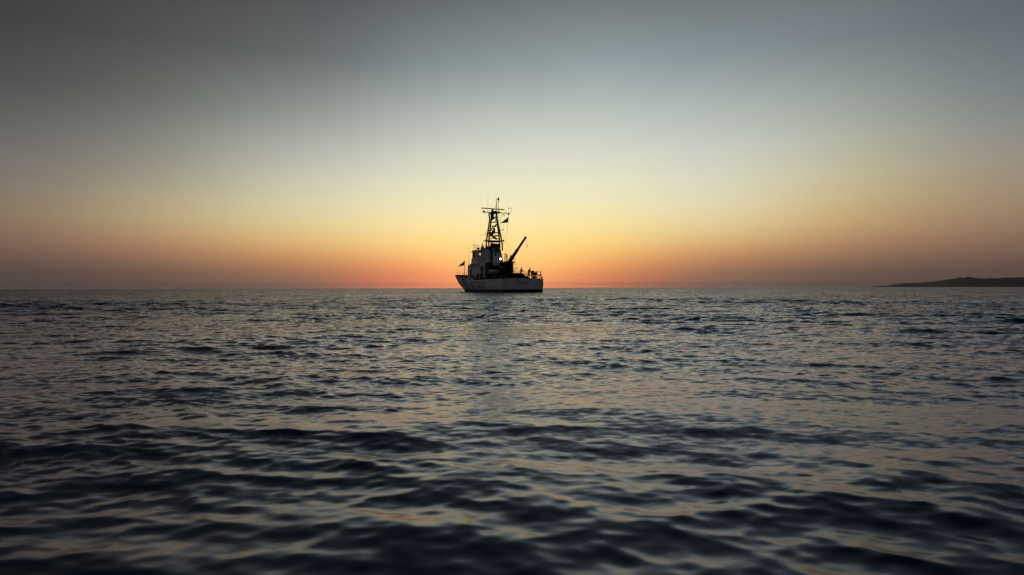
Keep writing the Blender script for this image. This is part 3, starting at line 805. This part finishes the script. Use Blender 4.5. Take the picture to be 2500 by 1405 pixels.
# rigging
for p_, q_, r in ((Mq(1184.8,519), Lg('pf',556), .010), (Mq(1228.5,521), Lg('sa',545), .022), (Mq(1243.5,521), P(1235,600,-2.0), .010),
                  (Mq(1220.5,521), Mq(1226,600), .009), (Mq(1233,521), Mq(1228,572), .009), (Mq(1232,577), P(1262,648,-1.2), .010), (Mq(1216,521), Lg('sa',575), .009)):
    part('stay', MB().bar(p_, q_, r, 5), 'rope', mast)
part('aerial_wire', MB().tube([P(1162,600,1.6), P(1166,601.5,1.6), P(1172,604,1.6)], .012, 5), 'rope')

# ------------------------------------------------------------------ stanchions and rails along the port and starboard side
proto = None
def stanchion_at(u, side, h=1.05, lean=0.0):
    global proto
    z = deck_z(u); v = side*(half_beam(u, z)-0.12)
    if proto is None:
        me = mesh_of('stanchion', MB().bar((0,0,0), (0,0,1.05), 0.03, 6).bar((0,0,0), (0,0,0.06), 0.06, 6), 'mast_paint'); proto = me
    o = bpy.data.objects.new('stanchion', proto); COL.objects.link(o); o.parent = ship; o.location = (u, v, z); o.scale = (1, 1, h/1.05)
    o.rotation_euler = (random.uniform(-.02,.02), random.uniform(-.02,.02)+lean, 0)
    return (u, v, z+h)
for side in (1, -1):
    tops = [stanchion_at(u, side) for u in [13.4-0.95*i for i in range(11)]]
    for dz_, r_ in ((0, .015), (.5, .012)): part('lifeline', MB().tube([Vector(p)-Vector((0,0,dz_)) for p in tops], r_, 5), 'rope')
for px, py, hh in ((1115.8,662.5,0),(1122.3,662,0),(1128.5,665,0),(1131.5,664.3,0),(1138,665,0)):
    p0 = P(px, 672.5, -0.2 if px < 1120 else (-0.9 if px < 1130 else -1.4)); q0 = P(px+0.8, py, p0.y)
    part('stanchion', MB().bar((p0.x, p0.y, deck_z(min(33, p0.x))), q0, 0.035 if px < 1124 else 0.025, 6), 'mast_paint')
part('lifeline', MB().tube([P(1116.6,665,-.2), P(1123,665.5,-.9), P(1132,664.6,-1.4), P(1138.8,665.2,-1.4)], .013, 5), 'rope')
# windlass and gun mount forward
part('windlass', MB().lathe((29.0, 0, 2.5), [(0.3,0),(0.25,0.3),(0.15,0.35),(0.28,0.5)], 12), 'dark_steel')

# jackstaff
js0 = P(1133.7, 672, 0.0); js1 = P(1134.9, 634, 0.0)
part('flagstaff', MB().bar((js0.x, 0, deck_z(js0.x)), P(1134.2,650,0.0), 0.06, 8, 0.045).bar(P(1134.2,650,0.0), js1, 0.035, 8, 0.015), 'mast_paint')
part('stay', MB().bar(P(1135.2,649,0), P(1141,663,-.8), .012, 5).bar(P(1134.6,640,0), P(1134.6,672,.4), .01, 5), 'rope')
# flags: hanging cloth pulled to a point, with folds
def flag(name, tri, label, plane, group):
    a_, b_, c_ = [plane(p) for p in tri]       # hoist top, hoist bottom, fly
    nrm_ = (b_-a_).cross(c_-a_).normalized()
    mb = MB(); n = 16; m = 8
    for i in range(n+1):
        t = i/n
        for j in range(m+1):
            s = j/m
            p_ = (a_.lerp(b_, s)).lerp(c_, t)
            p_ = p_ + nrm_*(0.075*math.sin(s*11+t*3)*math.sin(t*math.pi)**0.6 + 0.05*math.sin(t*9))*min(1, t*4)
            p_.z -= 0.20*math.sin(math.pi*t)*0.6*(1-s)*(0.6) if name else 0
            mb.v.append(tuple(p_))
    for i in range(n):
        for j in range(m):
            q_ = i*(m+1)+j; mb.f.append((q_, q_+1, q_+m+2, q_+m+1))
    o = top_mesh(name, mb, 'flag_cloth', a_, label, 'flag', group, smooth=True)
    sm = o.modifiers.new('thick', 'SOLIDIFY'); sm.thickness = 0.012
    return o
flag('flag', [(1134.5,636),(1134.6,648.6),(1116,651.8)], 'dark triangular flag streaming left from the bow flagstaff', lambda p: P(p[0], p[1], 0.0), None)
flag('flag', [(1241.8,530),(1240.2,544.2),(1220,545.8)], 'dark triangular flag hanging from the right yardarm of the mast', lambda p: Mq(p[0], p[1]), None)
part('halyard', MB().bar(Mq(1242.8,522), Mq(1237,575), .011, 5), 'rope', mast)

# ------------------------------------------------------------------ life rings
for i, (px, py, lb) in enumerate(((1177.2, 656.5, 'orange life ring hung high on the white deckhouse side'), (1176.5, 673.5, 'orange life ring low on the deckhouse side behind the railing'))):
    c = P(px, py, 2.40)
    o = top_mesh('life_ring', MB().torus((c.x, 2.46, c.z), 0.40, 0.10, (0,1,0), 24, 8), 'ring_orange', (c.x, 2.46, c.z-0.4), lb, 'life ring', 'life rings on the deckhouse side', smooth=True)

# ------------------------------------------------------------------ crane
cu = 5.0
cb = Q(1242.5, 641, cu)
crane = part('crane', MB().lathe((cu, cb.y-0.05, 2.0), [(0.62,0),(0.62,0.25),(0.45,0.3),(0.45,2.0),(0.58,2.05),(0.58,2.35)], 18), 'black_paint')
part('slew_house', MB().box((cu, cb.y+0.08, 4.25), (1.1, 1.15, 0.72)).box((cu+0.1, cb.y+0.45, 3.3), (0.9, 0.4, 1.4)), 'black_paint', crane)
p0, p1, p2, p3 = Q(1243,641,cu), Q(1252.5,627,cu), Q(1264.5,609,cu), Q(1283.3,580.5,cu)
def beam(name, a_, b_, w0, w1, m='dark_steel'):
    a_, b_ = Vector(a_), Vector(b_); d = (b_-a_).normalized(); s = Vector((1,0,0)); n_ = d.cross(s).normalized()
    vs = []
    for c_, w_ in ((a_, w0), (b_, w1)):
        for x_, y_ in ((-1,-1),(1,-1),(1,1),(-1,1)): vs.append(c_ + s*x_*w_*0.4 + n_*y_*w_*0.5)
    mb = MB(); mb.add(vs, [(0,1,2,3),(4,7,6,5),(0,4,5,1),(1,5,6,2),(2,6,7,3),(3,7,4,0)])
    return part(name, mb, m, crane)
beam('boom', p0, p1, 0.52, 0.50); beam('boom_section', p1, p2, 0.42, 0.38); beam('boom_section', p2, p3, 0.31, 0.28)
part('boom_head', MB().ball(p3, 0.19, 12, 8), 'dark_steel', crane, smooth=True)
part('luff_cylinder', MB().bar(Q(1248,641,cu-.2), Q(1255.5,625,cu-.2), 0.09), 'dark_steel', crane)
hk = Q(1286.7, 598, cu)
part('hoist_wire', MB().bar(Q(1285.6,582,cu), hk, 0.014, 5), 'rope', crane)
part('hook', MB().bar(hk, hk-Vector((0,0,.12)), 0.03, 8, 0.075).bar(hk-Vector((0,0,.12)), hk-Vector((0,0,.34)), 0.075, 8, .03).tube([hk-Vector((0,0,.34)), hk-Vector((0,.05,.42)), hk-Vector((0,.1,.36))], .025), 'dark_steel', crane)
part('hydraulic_hose', MB().tube([Q(1250,627,cu), Q(1255,633,cu), Q(1257,641,cu), Q(1256.5,646,cu)], .022).ball(Q(1256.6,645.6,cu), .085, 8, 6), 'black_paint', crane)
part('crane_strut', MB().bar(Q(1250,648,cu), Q(1254.5,666,cu), 0.07), 'dark_steel', crane)
part('crane_strut', MB().bar(Q(1251,640,cu), Q(1254,655,cu), 0.04).bar(Q(1254,655,cu), Q(1252.5,666,cu), .04), 'dark_steel', crane)
# hooped ladders on the boat deck
for (xl, xr, yt, yb, uu_) in ((1231.2,1236.3,618.5,639.5,8.4),(1236.3,1239.8,620.5,639.5,7.9),(1244.6,1248.9,622.0,639,6.4)):
    hl = MB(); a_, b_ = Q(xl,yb,uu_), Q(xl+.6,yt+2,uu_); c_, d_ = Q(xr,yb,uu_), Q(xr-.4,yt+2,uu_); e_ = Q((xl+xr)/2,yt,uu_)
    hl.tube([a_, b_, e_, d_, c_], .028)
    f0, f1 = Q((xl+xr)/2-.4,yb,uu_), e_; hl.bar(f0, f1, .04)
    for k in range(5):
        t = (k+0.6)/5.3; hl.bar(a_.lerp(b_, t), c_.lerp(d_, t), .014, 5)
    part('hooped_ladder', hl, 'mast_paint')
# boat deck aft rail block under the ladders
a_, b_ = Q(1229,640,8.1), Q(1252,640,5.2)
part('crane_platform', MB().box((6.6, (b_.y+a_.y)/2+0.1, 4.5), (2.6, 1.4, 0.16)), 'deck_grey')
part('platform_side', MB().box((5.9, cb.y+0.45, 3.2), (0.5, 1.2, 2.5)), 'black_paint')

# ------------------------------------------------------------------ inflatable boat in its cradle
bb = Vector((6.3, 1.15, 2.45))
boat = thing_on_ship('inflatable_boat', bb, 'grey inflatable boat with red cover stowed across the aft deck beside the crane', 'boat')
tb = MB(); 
c0, c1 = Q(1197.5,663.8,6.6), Q(1213.0,663.8,6.6)
tb.bar(c0, c1, 0.29, 14); tb.ball(c0, 0.29, 14, 8); tb.ball(c1, 0.30, 14, 8)
tb.bar(c0, c0+Vector((0.5,-0.15,0.02)), 0.27, 14); tb.bar(c1, c1+Vector((1.9,0.0,0.05)), 0.27, 14)
part('flotation_tube', tb, 'tube_grey', boat, smooth=True)
part('boat_hull', MB().prism([(6.7,2.75),(8.3,2.75),(8.3,2.9),(6.7,2.9)], c1.y, c0.y), 'dark_steel', boat)
c = Q(1227,659.5,5.1)
part('cover', MB().ball((5.3, c.y, c.z-0.05), 0.50, 14, 8, (1.2,0.95,0.75)), 'cover_red', boat, smooth=True)
a_, b_ = Q(1221.5,654.0,5.0), Q(1229,651.8,5.0)
for cx_ in (6.6, 7.9): part('cradle', MB().box((cx_, c0.y*0.5+c1.y*0.5, 2.25), (0.2, 1.5, 0.5)), 'black_paint')
top_mesh('cover_highlight', MB().ball((5.2,(a_.y+b_.y)/2,(a_.z+b_.z)/2), 0.26, 12, 8, (.7,.85,.38)), 'tube_grey', (5.2,(a_.y+b_.y)/2,(a_.z+b_.z)/2-.12), 'pale highlight on the red boat cover, shaped as a flat blob', 'highlight', smooth=True)  # pale blob put in for the highlight on the red cover

# ------------------------------------------------------------------ aft deck gear
# long low locker between the crane and the first crewman
a_, b_ = Q(1250,667,3.2), Q(1276,667,3.2)
part('deck_locker', MB().prism([(3.0,2.04),(4.4,2.04),(4.4,a_.z),(3.0,a_.z)], b_.y, a_.y), 'black_paint')
a2, b2 = Q(1276,668,3.2), Q(1284.5,678,3.2)
sl_ = MB(); sl_.add([(3.05,a2.y,2.04),(3.05,b2.y,2.04),(3.05,b2.y,2.2),(3.05,a2.y,a2.z),(4.3,a2.y,2.04),(4.3,b2.y,2.04),(4.3,b2.y,2.2),(4.3,a2.y,a2.z)],
    [(0,1,2,3),(4,7,6,5),(0,4,5,1),(1,5,6,2),(2,6,7,3),(3,7,4,0)])
part('locker_end', sl_, 'black_paint')
part('deck_winch', MB().bar(Q(1232,672,4.4), Q(1249,672,4.4), 0.5, 14), 'black_paint')
g = random.Random(4)
for i in range(9):
    c = Q(1208+i*4.6, g.uniform(671,676), 3.4+g.uniform(0,1.5))
    part('deck_crate', MB().box((c.x, c.y, (c.z+2.0)/2), (0.5, g.uniform(.25,.42), c.z-2.0), g.uniform(0,1)), 'black_paint' if i % 3 else 'deck_grey')
# frame hoop
hp = MB(); hp.tube([Q(1256.6,667,3.6), Q(1256.8,654.5,3.6), Q(1257.8,653,3.6), Q(1261.8,653,3.6), Q(1262.8,654.5,3.6), Q(1262.8,667,3.6)], .028); hp.bar(Q(1259.6,667,3.6), Q(1259.6,653,3.6), .035)
part('hoop_frame', hp, 'mast_paint')
part('bollard', MB().bar(Q(1266.9,669,3.4), Q(1266.9,661.8,3.4), .055), 'mast_paint')
# work bench rail across the stern
a_, b_ = Q(1279,671.6,1.2), Q(1323,672.2,1.2)
bench = part('stern_rail', MB().bar(a_, b_, .06, 8), 'dark_steel')
for px in (1286, 1299, 1311.5, 1321.5):
    p_ = Q(px, 672, 1.2); part('rail_leg', MB().bar(p_, (1.2, p_.y, 2.0), .05 if px > 1300 else .035), 'dark_steel', bench)
part('stern_post', MB().bar(Q(1311.0,681,1.5), Q(1311.0,662.3,1.5), .06), 'dark_steel')
part('stern_post', MB().bar(Q(1317.8,682,1.1), Q(1320.6,662.2,1.1), .065), 'dark_steel')
part('stern_post', MB().bar(Q(1315.3,681,1.3), Q(1315.8,671,1.3), .03), 'dark_steel')
part('stern_lifeline', MB().tube([Q(1279,664,1.6), Q(1294,663.6,1.6), Q(1311,663.6,1.6), Q(1320.4,663.2,1.1)], .014, 5).tube([Q(1294,663.6,1.6), Q(1294,667.8,1.6)], .014, 5).tube([Q(1279,667.8,1.6), Q(1294,667.8,1.6), Q(1311,667.8,1.6)], .014, 5), 'rope')
c = Q(1323.2,680.5,0.5); part('stern_cleat', MB().box((0.5, c.y, 2.12), (.3,.16,.14)).bar((0.5,c.y-.14,2.2), (0.5,c.y+.14,2.2), .04), 'dark_steel')
# rounded machine under canvas
mc = Q(1300.6, 666.5, 1.9)
mach = thing_on_ship('covered_winch', (1.9, mc.y, 2.05), 'rounded grey machine under a canvas cover on the stern, right of the standing crewmen', 'winch')
part('canvas_cover', MB().ball((1.9, mc.y, mc.z+.03), 0.32, 14, 10, (1.1, 0.95, 1.0)), 'tube_grey', mach, smooth=True)
part('stand', MB().bar((1.9,mc.y-.15,mc.z-.2), (1.9,mc.y-.22,2.03), .05).bar((1.9,mc.y+.18,mc.z-.2), (1.9,mc.y+.25,2.03), .05).bar((1.9,mc.y,mc.z-.2), (1.7,mc.y-.05,2.03), .05), 'dark_steel', mach)
c = Q(1306.6, 668.5, 1.8); part('control_box', MB().box((1.8, c.y, c.z), (.4, .3, .42)).box((1.8, c.y, (c.z-.2+2.0)/2), (.14,.14,c.z-2.2)), 'dark_steel')
for px in (1287.5, 1303.5, 1306.5):
    c = Q(px, 677, 1.4); part('rope_coil', MB().torus((1.4, c.y, 2.18), .17, .08, (0.2,0.1,1), 14, 6).torus((1.4, c.y, 2.30), .15, .07, (0.1,-.1,1), 14, 6), 'rope', smooth=True)

# ------------------------------------------------------------------ crew
def person(base, facing, pose, label):
    """pose: joint name -> (forward, left, up) in metres; one skinned body, clothes and hair as children"""
    o_rot = Matrix.Rotation(facing, 4, 'Z')
    J = pose; names = ['pelvis','waist','chest','neck','head0','head1']
    V = []; E = []; Rr = []
    def v(p_, r): V.append(p_); Rr.append(r); return len(V)-1
    pel = v(J['pelvis'], .15); wa = v(J['waist'], .135); ch = v(J['chest'], .165); nk = v(J['neck'], .065); h0 = v(J['head0'], .085); h1 = v(J['head1'], .10)
    E += [(pel,wa),(wa,ch),(ch,nk),(nk,h0),(h0,h1)]
    for s in ('l','r'):
        hip = v(J['hip_'+s], .105); kn = v(J['knee_'+s], .07); an = v(J['ankle_'+s], .045); to = v(J['toe_'+s], .045)
        E += [(pel,hip),(hip,kn),(kn,an),(an,to)]
        sh = v(J['shoulder_'+s], .075); eb = v(J['elbow_'+s], .05); wr = v(J['wrist_'+s], .032)
        E += [(ch,sh),(sh,eb),(eb,wr)]
        w_, e_ = Vector(J['wrist_'+s]), Vector(J['elbow_'+s]); d = (w_-e_).normalized(); side = d.cross(Vector((0,0,1))).normalized(); dn = side.cross(d)
        palm = v(tuple(w_+d*.07), .034); E.append((wr,palm))
        for k, (off, ln) in enumerate(((-.03,.07),(-.010,.085),(.011,.08),(.03,.062))):
            f1 = v(tuple(w_+d*(.09+ln*.5)+side*off), .010); f2 = v(tuple(w_+d*(.09+ln*.85)+side*off-dn*-.03), .008)
            E += [(palm,f1),(f1,f2)]
        t1 = v(tuple(w_+d*.06+side*.055), .012); E.append((wr,t1))
    me = bpy.data.meshes.new('person'); me.from_pydata(V, E, []); me.update()
    ob = bpy.data.objects.new('person', me); COL.objects.link(ob)
    sk = ob.modifiers.new('skin', 'SKIN'); sk.use_smooth_shade = True; sk.branch_smoothing = 0.4
    for i, d_ in enumerate(me.skin_vertices[0].data):
        d_.radius = (Rr[i], Rr[i]); d_.use_root = (i == 0)
    ss = ob.modifiers.new('sub', 'SUBSURF'); ss.levels = 1; ss.render_levels = 1
    dg = bpy.context.evaluated_depsgraph_get(); dg.update()
    m2 = bpy.data.meshes.new_from_object(ob.evaluated_get(dg)); bpy.data.objects.remove(ob)
    m2.materials.clear(); m2.materials.append(MATS['work_clothes']); m2.materials.append(MATS['skin'])
    nk_z = Vector(J['neck']); wl_, wr_ = Vector(J['wrist_l']), Vector(J['wrist_r'])
    for p_ in m2.polygons:
        c_ = p_.center; p_.use_smooth = True
        p_.material_index = 1 if ((c_-Vector(J['head1'])).length < .2 or (c_-wl_).length < .12 and (c_-Vector(J['elbow_l'])).length > .24 or (c_-wr_).length < .12 and (c_-Vector(J['elbow_r'])).length > .24) else 0
    root = bpy.data.objects.new('person', m2); COL.objects.link(root)
    root.matrix_world = SHIP_M @ Matrix.Translation(base) @ o_rot
    root.scale = (0.92, 0.92, 0.92)
    tag(root, label, 'person')
    def sub(nm, mb, m):
        q_ = bpy.data.objects.new(nm, mesh_of(nm, mb, m, True)); COL.objects.link(q_); q_.parent = root
    hd = Vector(J['head1'])
    sub('hair', MB().ball(hd+Vector((-.02,0,.035)), .108, 12, 8, (1,.92,.92)), 'hair')
    sub('face', MB().bar(hd+Vector((.09,0,0)), hd+Vector((.125,0,-.025)), .014, 6, .018).ball(hd+Vector((.088,.035,.012)), .012, 6, 4).ball(hd+Vector((.088,-.035,.012)), .012, 6, 4).box(hd+Vector((.09,0,-.06)), (.02,.045,.01)), 'skin')
    sub('ear', MB().ball(hd+Vector((0,.1,-.01)), .024, 8, 6, (.8,.4,1.2)), 'skin'); sub('ear', MB().ball(hd+Vector((0,-.1,-.01)), .024, 8, 6, (.8,.4,1.2)), 'skin')
    sub('life_vest', MB().prism([(-.18,.0),(.18,.0),(.17,.42),(-.16,.42)], -.2, .2) if False else MB().ball(Vector(J['chest'])+Vector((0,0,-.08)), .23, 14, 10, (.82,1.0,1.15)), 'work_clothes')
    for s in ('l','r'):
        a_, t_ = Vector(J['ankle_'+s]), Vector(J['toe_'+s]); sub('boot', MB().box((a_+t_)/2+Vector((0.0,0,-.02)), (.30,.11,.09)), 'black_paint')
    return root
P1 = dict(pelvis=(0,0,.95), waist=(.03,0,1.10), chest=(.07,0,1.34), neck=(.10,0,1.50), head0=(.12,0,1.56), head1=(.15,0,1.64),
          hip_l=(0,.11,.90), hip_r=(0,-.11,.90), knee_l=(.10,.13,.50), knee_r=(-.05,-.13,.50), ankle_l=(.06,.14,.09), ankle_r=(-.14,-.14,.09), toe_l=(.22,.15,.05), toe_r=(.02,-.15,.05),
          shoulder_l=(.08,.20,1.40), shoulder_r=(.08,-.20,1.40), elbow_l=(.28,.22,1.22), elbow_r=(.30,-.22,1.20), wrist_l=(.50,.15,1.08), wrist_r=(.52,-.14,1.05))
P2 = dict(pelvis=(-.04,0,.90), waist=(.0,0,1.04), chest=(.08,0,1.27), neck=(.16,0,1.42), head0=(.20,0,1.47), head1=(.25,0,1.54),
          hip_l=(-.04,.11,.86), hip_r=(-.04,-.11,.86), knee_l=(.10,.13,.48), knee_r=(.04,-.13,.48), ankle_l=(-.02,.14,.09), ankle_r=(-.10,-.14,.09), toe_l=(.14,.15,.05), toe_r=(.06,-.15,.05),
          shoulder_l=(.11,.20,1.33), shoulder_r=(.11,-.20,1.33), elbow_l=(.26,.22,1.12), elbow_r=(.28,-.22,1.10), wrist_l=(.46,.12,1.05), wrist_r=(.46,-.12,1.02))
b1 = Q(1271.5, 680, 2.3); b2_ = Q(1290.8, 680, 2.0)
person(Vector((2.3, b1.y, 2.05)), R(-92), P1, 'person standing on the aft deck with both arms stretched out to the right')
person(Vector((2.0, b2_.y, 2.05)), R(-88), P2, 'person stooping over the covered winch near the stern')

# ------------------------------------------------------------------ haze over the sea
hb = MB().box((0, 0, 35.5), (23400, 23400, 75.0))
hm = bpy.data.materials.new('sea_haze'); hm.use_nodes = True
hn = hm.node_tree.nodes; hn.clear()
pv = hn.new('ShaderNodeVolumePrincipled'); pv.inputs['Color'].default_value = (0.85,0.83,0.82,1); pv.inputs['Density'].default_value = 0.00005
ho = hn.new('ShaderNodeOutputMaterial'); hm.node_tree.links.new(pv.outputs[0], ho.inputs['Volume'])
hz_o = bpy.data.objects.new('haze', mesh_of('haze', hb, hm)); COL.objects.link(hz_o); tag(hz_o, kind='stuff')

for o in bpy.data.objects:
    if 'o3' in o: del o['o3']
